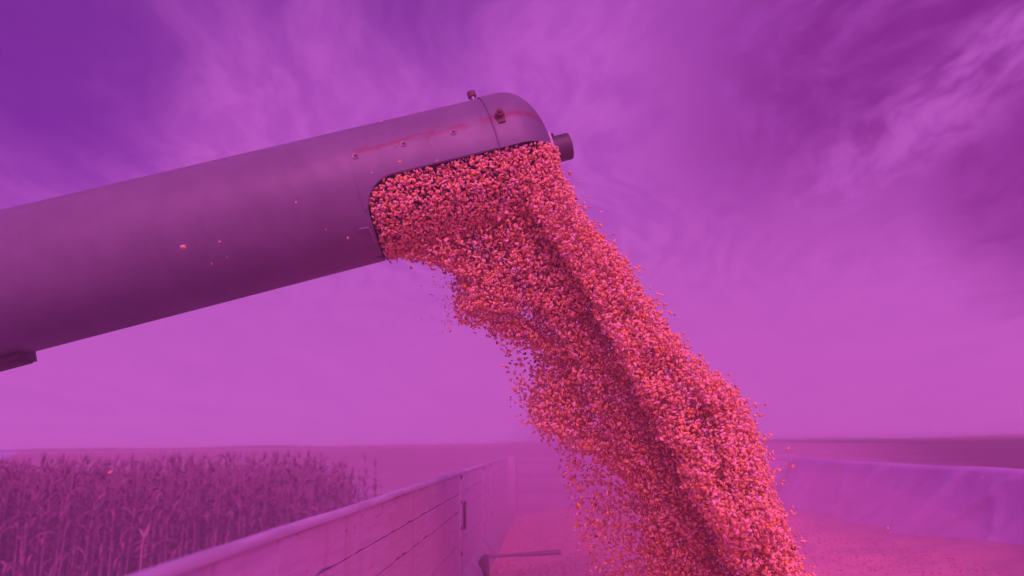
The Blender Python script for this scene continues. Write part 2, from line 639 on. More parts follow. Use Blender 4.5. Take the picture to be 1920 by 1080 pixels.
def raw_mesh(name, V, Lp, T):
    me = bpy.data.meshes.new(name)
    me.vertices.add(len(V))
    me.vertices.foreach_set('co', V.astype(np.float32).ravel())
    me.loops.add(len(Lp))
    me.loops.foreach_set('vertex_index', Lp.astype(np.int32))
    me.polygons.add(len(T))
    st = np.zeros(len(T), dtype=np.int32)
    st[1:] = np.cumsum(T)[:-1]
    me.polygons.foreach_set('loop_start', st)
    me.polygons.foreach_set('loop_total', T.astype(np.int32))
    me.polygons.foreach_set('use_smooth', np.ones(len(T), dtype=bool))
    me.update(calc_edges=True)
    me.validate()
    return me


items = []
for (x, y, hs, az, vi, row) in rest:
    mx = Matrix.Translation((x, y, 0)) @ Matrix.Rotation(az, 4, 'Z') @ Matrix.Diagonal((1, 1, hs, 1))
    for j, me in enumerate(corn_vars[vi]):
        items.append((me, mx, 0 if j == 1 else 1))
o = link('standing_corn', merged('standing_corn', items, (M['corn'], M['corn_stalk'])))
tag(o, 'dense mass of dry corn plants behind the near rows left of the trailer', 'corn', kind='stuff')
# one bleached stalk with a raised leaf stands out near the trailer
p = gp(268, 1010, 1.0)
p = at(268, 1005, 9.9)
bm = bmesh.new()
tube_between(bm, [Vector((0, 0, 0)), Vector((0.02, 0, p.z * 0.6)), Vector((0.0, 0, p.z - 0.12)), Vector((0.03, 0, p.z + 0.02))], [0.016, 0.014, 0.012, 0.010], 6)
root = empty('corn_plant', (p.x, p.y, 0))
tag(root, 'pale bleached corn stalk with a forked leaf in front of the dark corn', 'corn plant')
link('stalk', bm_mesh('pale_stalk', bm, True), M['corn_pale'], root)
for sg, L in ((1, 0.22), (-1, 0.12)):
    V, Fc = [], []
    for k in range(6):
        q = k / 5
        c = Vector((0.02 + sg * 0.06 * q + 0.02 * q * q * sg, 0, p.z - 0.02 + L * q))
        wd = 0.022 * (1 - q) ** 0.5 + 0.002
        V += [c + Vector((wd, 0.01 * q, 0)), c - Vector((wd, 0.01 * q, 0))]
    Fc = [(2 * k, 2 * k + 1, 2 * k + 3, 2 * k + 2) for k in range(5)]
    link('leaf', from_py('pale_leaf', V, Fc), M['corn_pale'], root)
print('corn', len(front), len(rest))

# ==================================================================== trailer
XL, XR = -0.345, 2.03            # inner faces of the side walls
YN, YF = -0.9, 5.95              # near end (behind the camera) and front wall
ZT = 2.6 - 0.1045                 # top of the left wall
trailer = empty('grain_trailer', ((XL + XR) / 2, (YN + YF) / 2, 0))
tag(trailer, 'open grain trailer with pale boarded side being filled with corn', 'trailer')
TO = Vector(trailer.location)


def tpart(name, me, mat, parent=trailer):
    o = link(name, me, mat, parent)
    if parent is trailer:
        o.location = -TO
    return o


def cored(name, dims, mat, bev=0.004, parent=trailer):
    return tpart(name, box_mesh(name, dims, bev), mat, parent)


# left wall: panels between seams, each of boards with open joints
side = cored('side_wall', (XL - 0.05, XL - 0.006, YN, YF, 1.2, ZT - 0.03), M['planks'], 0.002)
seams = [YN, 0.90, 2.74, 3.72, 4.22, YF - 0.03]
joint_z = [ZT - 0.010, 2.6 - 0.186, 2.6 - 0.252, 2.6 - 0.37, 2.6 - 0.49]
rb = random.Random(5)
for a, b in zip(seams, seams[1:]):
    for zt, zb in zip(joint_z, joint_z[1:]):
        bm = bmesh.new()
        off = rb.uniform(-0.0012, 0.0012)
        g = 0.0006
        n = max(2, int((b - a) / 0.03))
        # a board whose lower edge is a little chewed
        top = [[], []]
        for i in range(n + 1):
            y = a + g * 1.6 + (b - a - 3.2 * g) * i / n
            e = rb.uniform(0, 0.0012) + (0.006 * rb.random() if rb.random() < 0.16 else 0)
            f = rb.uniform(0, 0.0006)
            for q, xx in enumerate((XL + off, XL - 0.0055)):
                top[q].append((bm.verts.new((xx, y, zt - g - f)), bm.verts.new((xx, y, zb + g + e))))
        for i in range(n):
            bm.faces.new((top[0][i][0], top[0][i + 1][0], top[0][i + 1][1], top[0][i][1]))
            bm.faces.new((top[1][i][1], top[1][i + 1][1], top[1][i + 1][0], top[1][i][0]))
            bm.faces.new((top[0][i][0], top[1][i][0], top[1][i + 1][0], top[0][i + 1][0]))
            bm.faces.new((top[0][i][1], top[0][i + 1][1], top[1][i + 1][1], top[1][i][1]))
        for i in (0, n):
            bm.faces.new((top[0][i][0], top[0][i][1], top[1][i][1], top[1][i][0]))
        link('board', bm_mesh('board', bm), M['planks'], side)
# seam straps and hinge slot
for k, y in enumerate(seams[2:5]):
    s_ = cored('seam_strap', (XL - 0.02, XL + 0.0035, y + 0.012, y + (0.10, 0.07, 0.05)[k], 2.6 - 0.485, ZT - 0.03), M['planks'], 0.003)
    for j, dz in enumerate((0.125, 0.22, 0.315, 0.41)):
        bl = tpart('bolt', lathe('bolt', [(0, 0.004), (0.007, 0.004), (0.008, 0.0)], 10), M['rusty_bolt'], s_)
        place(bl, (XL + 0.0035, y + 0.03, 2.6 - dz), (1, 0, 0))
cored('latch_slot', (XL + 0.001, XL + 0.012, 2.74 + 0.105, 2.74 + 0.13, 2.6 - 0.33, 2.6 - 0.225), M['dark_channel'], 0.002)
cored('recess_plate', (XL + 0.003, XL + 0.009, 0.62, 0.70, 2.6 - 0.30, 2.6 - 0.125), M['planks'], 0.002)
# rolled steel rim on top of the wall
bm = bmesh.new()
prof = [(-0.016, -0.03), (-0.016, -0.006), (-0.013, 0.001), (-0.006, 0.003), (0.002, 0.0015), (0.005, -0.003), (0.005, -0.008), (0.001, -0.011)]
n = 60
rows = []
for i in range(n + 1):
    y = YN + (YF - YN) * i / n
    dz = 0.0009 * math.sin(i * 0.9) + 0.0006 * math.sin(i * 2.3 + 1)
    rows.append([bm.verts.new((XL + a + 0.8 * dz, y, ZT + b + dz)) for a, b in prof])
for i in range(n):
    for k in range(len(prof) - 1):
        bm.faces.new((rows[i][k], rows[i + 1][k], rows[i + 1][k + 1], rows[i][k + 1]))
tpart('top_rim', bm_mesh('top_rim', bm, True, R_(50)), M['rim'])
# sloping sill along the foot of the wall, in lengths
for a, b in zip(seams, seams[1:]):
    bm = bmesh.new()
    pr = [(XL - 0.01, 2.6 - 0.478), (XL + 0.012, 2.6 - 0.492), (XL + 0.045, 2.6 - 0.535), (XL + 0.06, 2.6 - 0.60), (XL + 0.06, 2.6 - 0.9)]
    v = [[bm.verts.new((x, y, z)) for x, z in pr] for y in (a + 0.006, b - 0.006)]
    for k in range(len(pr) - 1):
        bm.faces.new((v[0][k], v[1][k], v[1][k + 1], v[0][k + 1]))
    tpart('sill', bm_mesh('sill', bm, True, R_(60)), M['sill'])
# tie rod from the sill across the load, with its bracket
tie = empty('tie_rod', (0, 0, 0))
tie.parent = trailer
tie.location = -TO
bpy.data.objects.remove(tie)
bm = bmesh.new()
a = Vector((XL + 0.05, 3.34, 2.6 - 0.508))
b = at(1052, 1035, 3.12)
tube_between(bm, [a, a.lerp(b, 0.4), a.lerp(b, 0.401), b], [0.006, 0.006, 0.009, 0.012], 10)
tr = tpart('tie_rod', bm_mesh('tie_rod', bm, True), M['steel'])
br = tpart('bracket', box_mesh('bracket', (XL + 0.03, XL + 0.062, 3.18, 3.37, 2.6 - 0.60, 2.6 - 0.50), 0.006), M['dark_channel'])
# corner post and front wall
cored('corner_post', (XL - 0.04, XL + 0.075, YF - 0.02, YF + 0.08, 1.2, ZT + 0.004), M['front_panel'], 0.008)
fw = cored('front_wall', (XL + 0.076, XR + 0.05, YF + 0.03, YF + 0.06, 1.2, ZT - 0.02), M['front_panel'], 0.003)
for z0, z1, th in ((2.6 - 0.164, 2.6 - 0.115, 0.006), (2.6 - 0.27, 2.6 - 0.168, 0.004), (2.6 - 0.379, 2.6 - 0.274, 0.003), (2.6 - 0.403, 2.6 - 0.383, 0.006), (2.6 - 0.66, 2.6 - 0.407, 0.004)):
    link('panel', box_mesh('panel', (XL + 0.08, XR + 0.045, YF + 0.029 - th, YF + 0.0285, z0, z1), 0.003), M['front_panel'], fw)
# right wall, floor
cored('side_wall', (XR + 0.02, XR + 0.06, YN, YF + 0.1, 1.2, 2.6 - 0.17), M['planks'], 0.004)
cored('floor', (XL - 0.06, XR + 0.06, YN, YF + 0.1, 1.1, 1.19), M['dark_channel'], 0.004)
cored('tailgate', (XL - 0.05, XR + 0.05, YN - 0.04, YN - 0.005, 1.2, ZT - 0.5), M['planks'], 0.004)
# slim post at the right front corner
cored('corner_post', (XR - 0.02, XR + 0.008, YF - 0.01, YF + 0.02, 1.2, ZT - 0.055), M['rim'], 0.006)

# ------------------------------------------------------------------ tarpaulin over the right wall
def mat_tarp():
    m, t, b = material('blue_grey_tarpaulin')
    co = t.node('ShaderNodeNewGeometry').outputs['Position']
    n = t.noise(co, 3.0, 5, 0.6)
    base = t.mix(t.smooth(n, 0.3, 0.7), (0.52, 0.37, 0.66), (0.42, 0.28, 0.55))
    n2 = t.noise(co, 14.0, 6, 0.65)
    base = t.mix(t.smooth(n2, 0.58, 0.75, 0.0, 0.4), base, (0.42, 0.28, 0.44))
    t.put(b.inputs['Base Color'], base)
    b.inputs['Roughness'].default_value = 0.42
    bump(t, b, t.noise(co, 9.0, 6, 0.6), 0.25, 0.02)
    return m


M['tarp'] = mat_tarp()
ZR = 2.6 - 0.168
NU, NV = 220, 60
V = []
ridges = [(5.3, 0.55, 0.022, 0.050), (4.35, 0.95, 0.034, 0.055), (3.55, 0.75, 0.036, 0.05), (3.15, 1.15, 0.026, 0.045), (2.5, 0.8, 0.03, 0.05), (1.7, 0.8, 0.03, 0.05), (1.0, 0.7, 0.03, 0.05), (4.9, -0.5, 0.012, 0.06), (4.0, 0.5, 0.012, 0.03), (3.35, 0.9, 0.012, 0.025), (4.65, 1.1, 0.014, 0.03), (5.6, 0.3, 0.012, 0.03), (2.9, 0.7, 0.014, 0.03), (3.8, 1.3, 0.010, 0.02), (3.3, -0.4, 0.010, 0.035)]
for i in range(NU + 1):
    y = -0.6 + (YF - 0.04 + 0.6) * i / NU
    for j in range(NV + 1):
        q = j / NV
        # profile: outside skirt, over the top edge, then down inside
        if q < 0.2:
            x, z = XR + 0.075 + 0.01 * math.sin(y * 7), ZR - 0.35 * (0.2 - q) / 0.2
        elif q < 0.32:
            a = (q - 0.2) / 0.12 * math.pi
            x, z = XR + 0.03 + 0.045 * math.cos(a), ZR + 0.022 * math.sin(a)
        else:
            s_ = (q - 0.32) / 0.68
            x, z = XR - 0.015 - 0.22 * s_ - 0.30 * s_ * s_, ZR - 0.66 * s_
            for (y0, sl, amp, wd) in ridges:
                dd = (y - (y0 + sl * (0.9 * s_)))  # ridges fan down towards the near end
                x -= 1.6 * amp * math.exp(-(dd / wd) ** 2) * (0.25 + 0.75 * math.sin(min(1, s_ * 1.15) * math.pi))
            x -= 0.012 * math.sin(y * 3.1 + s_ * 4) * s_ + 0.006 * math.sin(y * 11 + s_ * 7) * s_
        z += 0.003 * math.sin(y * 2.4) + 0.003 * math.sin(y * 5.7 + 1)
        V.append((x, y, z))
Fc = [(i * (NV + 1) + j, i * (NV + 1) + j + 1, (i + 1) * (NV + 1) + j + 1, (i + 1) * (NV + 1) + j) for i in range(NU) for j in range(NV)]
o = link('tarpaulin', from_py('tarpaulin', V, Fc), M['tarp'])
md = o.modifiers.new('thickness', 'SOLIDIFY')
md.thickness = 0.003
tag(o, 'creased pale violet tarpaulin draped over the far side wall of the trailer', 'tarpaulin')

# ==================================================================== corn in the trailer
def vnoise(x, y, seed=0):
    r = np.random.default_rng(seed)
    v = np.zeros_like(x)
    for k in range(9):
        f = 1.3 ** k
        a, b = r.normal(size=2) * f
        v += np.sin(a * x + b * y + r.uniform(0, 6.28)) / (1.15 ** k)
    return v / 4.0


def heap_z(x, y):
    z = 2.6 - 0.545 + 0.0 * x
    z = z + 0.14 * np.exp(-(((x - 1.15) / 0.7) ** 2 + ((y - 5.6) / 1.6) ** 2))      # rises towards the middle of the front wall
    z = z + 0.16 * np.exp(-(((x - 2.1) / 0.6) ** 2 + ((y - 2.6) / 1.3) ** 2))
    z = z + 0.10 * np.exp(-(((x - 0.62) / 0.5) ** 2 + ((y - 1.7) / 0.5) ** 2))
    z = z - 0.05 * np.exp(-(((x + 0.3) / 0.25) ** 2)) * (y < 9)
    z = z + 0.012 * vnoise(x * 5, y * 5, 3) + 0.004 * vnoise(x * 22, y * 22, 4)
    return z


def mat_heap():
    m, t, b = material('corn_grain_bed')
    co = t.node('ShaderNodeNewGeometry').outputs['Position']
    vo = t.node('ShaderNodeTexVoronoi')
    t.put(vo.inputs['Vector'], co)
    vo.inputs['Scale'].default_value = 95
    n = t.noise(co, 5.0, 4, 0.6)
    sepc = t.node('ShaderNodeSeparateColor')
    t.l.new(vo.outputs['Color'], sepc.inputs[0])
    base = t.mix(sepc.outputs[0], (0.80, 0.33, 0.30), (0.84, 0.46, 0.44))
    base = t.mix(t.smooth(n, 0.35, 0.7, 0.0, 0.5), base, (0.76, 0.42, 0.46))
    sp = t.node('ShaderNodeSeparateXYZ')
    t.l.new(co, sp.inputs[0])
    edge_shade = t.math('ADD', sp.outputs[0], t.math('MULTIPLY', t.math('SUBTRACT', n, 0.5), 1.2))
    base = t.mix(t.smooth(edge_shade, 0.9, 2.0, 0.0, 0.8), base, (0.22, 0.10, 0.19))  # edge shade painted into the bed colour, deepening towards the right wall
    t.put(b.inputs['Base Color'], base)
    b.inputs['Roughness'].default_value = 0.6
    bump(t, b, t.math('SUBTRACT', 1.0, vo.outputs['Distance']), 0.3, 0.004)
    return m


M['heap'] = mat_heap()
nx, ny = 150, 300
gx = np.linspace(XL + 0.045, XR - 0.02, nx)
gy = np.linspace(-0.6, YF + 0.02, ny)
X, Y = np.meshgrid(gx, gy, indexing='ij')
Z = heap_z(X, Y)
V = np.stack([X, Y, Z], -1).reshape(-1, 3)
ii, jj = np.meshgrid(np.arange(nx - 1), np.arange(ny - 1), indexing='ij')
a = (ii * ny + jj).ravel()
Lp = np.stack([a, a + ny, a + ny + 1, a + 1], -1).ravel()
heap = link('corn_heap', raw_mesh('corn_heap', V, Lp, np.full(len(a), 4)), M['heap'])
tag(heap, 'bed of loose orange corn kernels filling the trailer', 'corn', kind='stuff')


# ------------------------------------------------------------------ kernels
def kernel_geo(seg=6, rings=((-0.28, 0.56, 0.62), (0.10, 0.96, 0.95), (0.40, 0.88, 0.92)), L=0.0114, W=0.0078, T=0.0044):
    v = [(0, 0, -0.5 * L)]
    for z, sx, sy in rings:
        for k in range(seg):
            a = 2 * math.pi * (k + 0.5) / seg
            ca, sa = math.cos(a), math.sin(a)
            e = 0.8
            v.append((math.copysign(abs(ca) ** e, ca) * W / 2 * sx, math.copysign(abs(sa) ** e, sa) * T / 2 * sy, z * L))
    v.append((0, 0, 0.47 * L))
    f = []
    n = len(rings)
    for k in range(seg):
        f.append((0, 1 + (k + 1) % seg, 1 + k))
    for i in range(n - 1):
        for k in range(seg):
            a, b = 1 + i * seg + k, 1 + i * seg + (k + 1) % seg
            f.append((a, b, b + seg))
            f.append((a, b + seg, a + seg))
    last = len(v) - 1
    for k in range(seg):
        f.append((1 + (n - 1) * seg + k, 1 + (n - 1) * seg + (k + 1) % seg, last))
    v = np.array(v, dtype=np.float32)
    tip = np.clip((-v[:, 2] / L - 0.12) / 0.38, 0, 1)     # pale towards the pointed end
    return v, np.array(f, dtype=np.int32), tip


KV, KF, KT = kernel_geo()
KV4, KF4, KT4 = kernel_geo(4, ((-0.22, 0.62, 0.7), (0.32, 1.0, 1.0)))


def rand_rot(n):
    q = rng.normal(size=(n, 4))
    q /= np.linalg.norm(q, axis=1)[:, None]
    w_, x, y, z = q.T
    return np.stack([np.stack([1 - 2 * (y * y + z * z), 2 * (x * y - z * w_), 2 * (x * z + y * w_)], -1),
                     np.stack([2 * (x * y + z * w_), 1 - 2 * (x * x + z * z), 2 * (y * z - x * w_)], -1),
                     np.stack([2 * (x * z - y * w_), 2 * (y * z + x * w_), 1 - 2 * (x * x + y * y)], -1)], 1)


def kernel_tints(n):
    a = np.array([0.96, 0.50, 0.08])
    b = np.array([0.91, 0.56, 0.60])
    c = np.array([0.82, 0.25, 0.14])
    u = rng.random((n, 1))
    k = rng.random((n, 1))
    u = u ** 1.25
    col = a * (1 - u) + b * u
    col = np.where(k < 0.2, c * 0.6 + col * 0.4, col)
    col = col * (0.86 + 0.14 * rng.random((n, 1)))
    col = np.where(k > 0.985, np.array([0.25, 0.07, 0.06]), col)
    return col


PALE = np.array([0.93, 0.62, 0.66])


def kernel_mesh(name, P, Rm, S, tints, geo=(KV, KF, KT)):
    kv, kf, kt = geo
    n = len(P)
    V = np.einsum('nij,kj->nki', Rm, kv) * S[:, None, :] if S.ndim == 2 else np.einsum('nij,nkj->nki', Rm, kv[None] * S)
    V = V + P[:, None, :]
    Fi = kf[None] + (np.arange(n) * len(kv))[:, None, None]
    C = tints[:, None, :] * (1 - kt[None, :, None] * 0.55) + PALE[None, None, :] * kt[None, :, None] * 0.55
    C = np.concatenate([C, np.ones(C.shape[:2] + (1,))], -1)
    me = raw_mesh(name, V.reshape(-1, 3), Fi.ravel(), np.full(n * len(kf), 3))
    at_ = me.attributes.new('tint', 'FLOAT_COLOR', 'POINT')
    at_.data.foreach_set('color', C.astype(np.float32).ravel())
    me.materials.append(M['kernel'])
    return me


# ------------------------------------------------------------------ auger geometry (needed by the stream)
AP0 = at(0, 537, 1.58)
AP1 = at(905, 314, 1.73)
AX = (AP1 - AP0).normalized()
AY = Vector((0, 0, 1)).cross(AX).normalized()      # away from the camera
AZ = AX.cross(AY).normalized()
TR = 0.166                                          # tube radius
AQ = Matrix((AX, AY, AZ)).transposed().to_quaternion()
AO = AP1.copy()                                     # local origin at the hood seam on the axis


def a_world(v):
    return AO + AX * v[0] + AY * v[1] + AZ * v[2]


def a_hit(px, py, r=TR):
    """first point of the tube surface on a sight line -> (u, y, z) in tube axes"""
    o = CAM - AO
    d = px_dir(px, py)
    oy, oz, dy, dz = o.dot(AY), o.dot(AZ), d.dot(AY), d.dot(AZ)
    a, b, c = dy * dy + dz * dz, 2 * (oy * dy + oz * dz), oy * oy + oz * oz - r * r
    disc = b * b - 4 * a * c
    if disc < 0:
        t = -b / (2 * a)
    else:
        t = (-b - math.sqrt(disc)) / (2 * a)
    p = o + d * t
    return Vector((p.dot(AX), p.dot(AY), p.dot(AZ)))


h = a_hit(690, 392)
U_A = h.x                                           # left end of the outlet
cutp = [a_hit(x_, y_) for x_, y_ in ((760, 323), (850, 299), (930, 277))]
print('outlet', U_A, [(round(c.x, 3), round(math.degrees(math.atan2(c.z, -c.y)), 1)) for c in cutp])
CUT_A = math.radians(sum(math.degrees(math.atan2(c.z, -c.y)) for c in cutp) / 3)   # angle of the cut above the horizontal (negative = below)
OPEN = math.pi / 2 + CUT_A                          # half angle of the outlet measured from straight down
CUT_H = math.sin(CUT_A) * TR
U_SEAM = a_hit(922, 230).x
DOME0 = a_hit(948, 200).x
DOME_L = 0.106
rs = [a_hit(x_, y_) for x_, y_ in ((690, 283), (800, 252), (880, 232))]
RUST_A = sum(math.atan2(c.z, -c.y) for c in rs) / 3
RUST_U0, RUST_U1 = a_hit(655, 292).x, a_hit(1030, 240).x + 0.02
print('seam', U_SEAM, 'dome', DOME0, 'rust', math.degrees(RUST_A), RUST_U0, RUST_U1)
M['tube'] = mat_tube()

# ------------------------------------------------------------------ the falling corn
L_EDGE = [(335, 760, 1020), (400, 706, 1040), (455, 708, 1062), (480, 722, 1078), (490, 775, 1084), (494, 802, 1086), (504, 832, 1090), (513, 850, 1096), (586, 850, 1114), (602, 862, 1122), (607, 902, 1126), (624, 916, 1134), (636, 950, 1140), (649, 994, 1146), (665, 1014, 1154), (702, 1006, 1176), (728, 996, 1190), (760, 990, 1204), (794, 994, 1222), (812, 1018, 1232), (825, 1052, 1240), (844, 1090, 1252), (891, 1160, 1278), (930, 1188, 1298), (976, 1200, 1320), (1023, 1196, 1342), (1080, 1218, 1372), (1280, 1330, 1460)]
R_EDGE = [(262, 985, 1026), (300, 950, 1043), (340, 960, 1060), (390, 990, 1086), (430, 1020, 1114), (460, 1042, 1143), (491, 1062, 1172), (536, 1090, 1194), (564, 1106, 1219), (598, 1124, 1241), (630, 1142, 1266), (655, 1158, 1286), (690, 1178, 1330), (715, 1192, 1358), (740, 1206, 1378), (759, 1216, 1396), (812, 1244, 1418), (834, 1255, 1430), (882, 1278, 1437), (922, 1298, 1446), (945, 1310, 1460), (985, 1330, 1474), (1042, 1358, 1493), (1074, 1374, 1510), (1280, 1450, 1595)]
D0 = 1.74


INNER = []


def ribbon(n, edges, depth_c, half_d, shell=0.55, fuzz=5.0, seed=1, width_pow=1.0):
    e = np.array(edges, dtype=float)
    ys = np.linspace(e[0, 0], e[-1, 0], 400)
    l = np.interp(ys, e[:, 0], e[:, 1])
    r = np.interp(ys, e[:, 0], e[:, 2])
    wgt = (r - l)
    cdf = np.cumsum(wgt)
    cdf /= cdf[-1]
    py = np.interp(rng.random(n), cdf, ys)
    lx = np.interp(py, e[:, 0], e[:, 1])
    rx = np.interp(py, e[:, 0], e[:, 2])
    # ragged edges: every level of the fall wanders on its own
    jl = vnoise(py * 0.045, py * 0.02, seed + 20) * 7 + vnoise(py * 0.16, py * 0.07, seed + 21) * 4
    jr = vnoise(py * 0.05, py * 0.03, seed + 22) * 7 + vnoise(py * 0.15, py * 0.08, seed + 23) * 4
    damp = np.clip((py - 500) / 120, 0, 1)
    wide = vnoise(py * 0.022, py * 0.013, 41) * 22
    if seed == 1:
        jl = jl + vnoise(py * 0.021, py * 0.013, 43) * 20 - 6
    if seed == 2:
        jr = jr + wide + 10
    lx, rx = lx + jl * damp, rx + jr * damp
    th = rng.random(n) * 2 * math.pi
    rad = 1 - (1 - shell) * rng.random(n) ** 1.3
    a, b = np.sign(np.cos(th)) * np.abs(np.cos(th)) ** 0.7 * rad, np.sign(np.sin(th)) * np.abs(np.sin(th)) ** 0.7 * rad
    INNER.append(rad < 0.72)
    # lumps and folds running down the flow
    q = (py - 260) / 100
    lump = vnoise(a * 4.2 + q * 0.6, q * 1.5 + 3 * b, seed)
    b = b * (1 + 0.30 * lump)
    a = a * (1 + 0.025 * vnoise(q * 3.3, np.sign(a) * 2, seed + 5))
    px = (lx + rx) / 2 + a * (rx - lx) / 2 + rng.normal(size=n) * fuzz * (0.4 + 0.6 * np.clip((py - 420) / 300, 0, 1.4))
    py = py + rng.normal(size=n) * fuzz
    if seed < 3:
        b = b + 0.45 * vnoise(py * 0.017, py * 0.011, seed + 50) * np.clip((py - 480) / 150, 0, 1)
    dep = np.interp(py, [260, 1300], [depth_c[0], depth_c[1]]) + b * np.interp(py, [260, 500, 1300], half_d)
    return px, py, dep


def to_world(px, py, dep):
    c = np.stack([(px - 960) / F, -(py - 540) / F, -np.ones_like(px)], -1) * dep[:, None]
    return c @ np.array(RM).T + np.array(CAM)


PX, PY, PD = [], [], []
C_EDGE = [(400, 900, 1050), (500, 960, 1120), (600, 1020, 1200), (700, 1080, 1270), (800, 1130, 1340), (900, 1200, 1380), (1000, 1240, 1420), (1080, 1280, 1450), (1280, 1380, 1520)]
for args in ((29000, R_EDGE, (1.70, 1.44), (0.09, 0.11, 0.15), 0.25, 4.0, 1),
             (31000, L_EDGE, (1.80, 1.82), (0.12, 0.15, 0.17), 0.25, 4.2, 2),
             (6000, [(390, 720, 1040), (440, 725, 1060), (480, 745, 1085), (500, 815, 1090), (520, 862, 1100), (580, 862, 1120)], (1.74, 1.74), (0.11, 0.13, 0.13), 0.2, 4.0, 4),
             (12000, C_EDGE, (1.75, 1.62), (0.05, 0.07, 0.10), 0.1, 6.0, 3)):
    px, py, pd = ribbon(*args)
    PX.append(px); PY.append(py); PD.append(pd)
# thin fringe on the left where the stream breaks up
FR = [(600, 850, 1000), (640, 925, 1080), (680, 952, 1110), (720, 958, 1130), (760, 962, 1150), (800, 985, 1190), (850, 1045, 1240), (900, 1055, 1260), (950, 1058, 1280), (1000, 1075, 1300), (1080, 1110, 1340), (1280, 1220, 1420)]
n = 8200
e = np.array(FR, dtype=float)
py = 600 + 680 * rng.random(n) ** 0.72
lx, rx = np.interp(py, e[:, 0], e[:, 1]), np.interp(py, e[:, 0], e[:, 2])
px = lx + (rx - lx) * rng.random(n) ** 0.70
PX.append(px + rng.normal(size=n) * 6); PY.append(py); PD.append(1.80 + 0.5 * rng.random(n) ** 1.6 * np.clip((py - 600) / 200, 0, 1) + rng.normal(size=n) * 0.05)
# loose kernels thrown off the right-hand side
n = 620
e = np.array(R_EDGE, dtype=float)
py = 320 + 900 * rng.random(n)
px = np.interp(py, e[:, 0], e[:, 2]) + np.abs(rng.exponential(size=n)) * 9 - 6
PX.append(px); PY.append(py); PD.append(1.66 + rng.normal(size=n) * 0.09)
# fine spray under the outlet's left end
n = 90
py = 515 + 110 * rng.random(n)
px = 848 - np.abs(rng.exponential(size=n)) * 14
PX.append(px); PY.append(py); PD.append(1.80 + rng.normal(size=n) * 0.07)
P = to_world(np.concatenate(PX), np.concatenate(PY), np.concatenate(PD))
INN = np.concatenate(INNER + [np.zeros(len(P) - sum(len(q) for q in INNER), dtype=bool)])
SC = np.full(len(P), 1.0)
SC[-90:] = 0.45
# keep the flow out of the hood's wall
loc = P - np.array(AO)
lu, ly, lz = loc @ np.array(AX), loc @ np.array(AY), loc @ np.array(AZ)
rad = np.hypot(ly, lz)
bad = (lz > CUT_H - 0.012) & (rad > TR - 0.02)
bad |= (lu < U_A + 0.012) & (lz > -TR - 0.012)
bad |= (lz > CUT_H - 0.006) & (lu > DOME0)
P, SC, INN = P[~bad], SC[~bad], INN[~bad]
# corn packed in the mouth of the tube
n = 10500
u = U_A + 0.004 + (DOME0 + 0.10 - U_A) * rng.random(n)
th = (rng.random(n) * 2 - 1) * (OPEN - 0.004)
rr_ = TR * (1.0 - 0.16 * rng.random(n) ** 1.4) - 0.004
rr_ += 0.006 * vnoise(u * 18, th * 3, 9) * (np.abs(th) < OPEN - 0.3)
taper = np.clip(1 - ((u - DOME0) / 0.125).clip(0) ** 2.3, 0, 1) ** (1 / 2.3)
rr_ = rr_ * taper
keep = np.cos(th) * rr_ > -CUT_H + 0.001
# rounded upper left corner of the cut
rc = 0.075
tt = np.clip((u - U_A) / rc, 0, 1)
lim = OPEN - (rc / TR) * (1 - np.sqrt(1 - (1 - tt) ** 2))
keep &= np.abs(th) < lim - 0.012
u, th, rr_ = u[keep], th[keep], rr_[keep]
loc = np.stack([u, -np.sin(th) * rr_, -np.cos(th) * rr_], -1)
P2 = np.array(AO) + loc @ np.array([tuple(AX), tuple(AY), tuple(AZ)])
P = np.concatenate([P, P2])
SC = np.concatenate([SC, np.ones(len(P2))])
INN = np.concatenate([INN, np.zeros(len(P2), dtype=bool)])
n = len(P)
SZ = SC * np.where(rng.random(n) < 0.12, 0.45 + 0.3 * rng.random(n), 0.84 + 0.32 * rng.random(n))
RO = rand_rot(n)
TI = kernel_tints(n)
# the nearest 300 stay single things
dist = np.linalg.norm(P - np.array(CAM), axis=1)
cz = (P - np.array(CAM)) @ np.array(RM)
vy = 540 - cz[:, 1] / cz[:, 2] * -F
inview = (cz[:, 1] / -cz[:, 2] * F > -540)
score = np.where(inview & ~INN, dist, 99)
order = np.argsort(score)
single, mass = order[:270], order[270:]
m_in, m_out = mass[INN[mass]], mass[~INN[mass]]
o = link('corn_stream', kernel_mesh('corn_stream', P[m_out], RO[m_out], SZ[m_out][:, None] * (0.72 + 0.52 * rng.random((len(m_out), 3))), TI[m_out]))
o3 = link('corn_stream_core', kernel_mesh('corn_stream_core', P[m_in], RO[m_in], SZ[m_in][:, None] * np.ones((1, 3)), TI[m_in], (KV4, KF4, KT4)))
tag(o3, 'inner kernels of the falling corn stream seen between the outer ones', 'corn', kind='stuff')
tag(o, 'thick stream of orange corn kernels pouring from the auger outlet into the trailer', 'corn', kind='stuff')
variants = []
for k in range(12):
    variants.append(kernel_mesh('corn_kernel', np.zeros((1, 3)), np.eye(3)[None], np.ones((1, 3)), kernel_tints(1)))


def single_kernel(pos, rot, s, label, group=None, k=0):
    o = link('corn_kernel', variants[k % 12])
    mx = Matrix([list(r) for r in rot]).to_4x4()
    o.matrix_world = Matrix.Translation(Vector(pos)) @ mx @ Matrix.Scale(float(s), 4)
    tag(o, label, 'corn kernel', group)
    return o


for k, i in enumerate(single):
    single_kernel(P[i], RO[i], SZ[i], 'orange corn kernel on the near face of the falling stream', 'corn kernels on the near face of the stream', k)
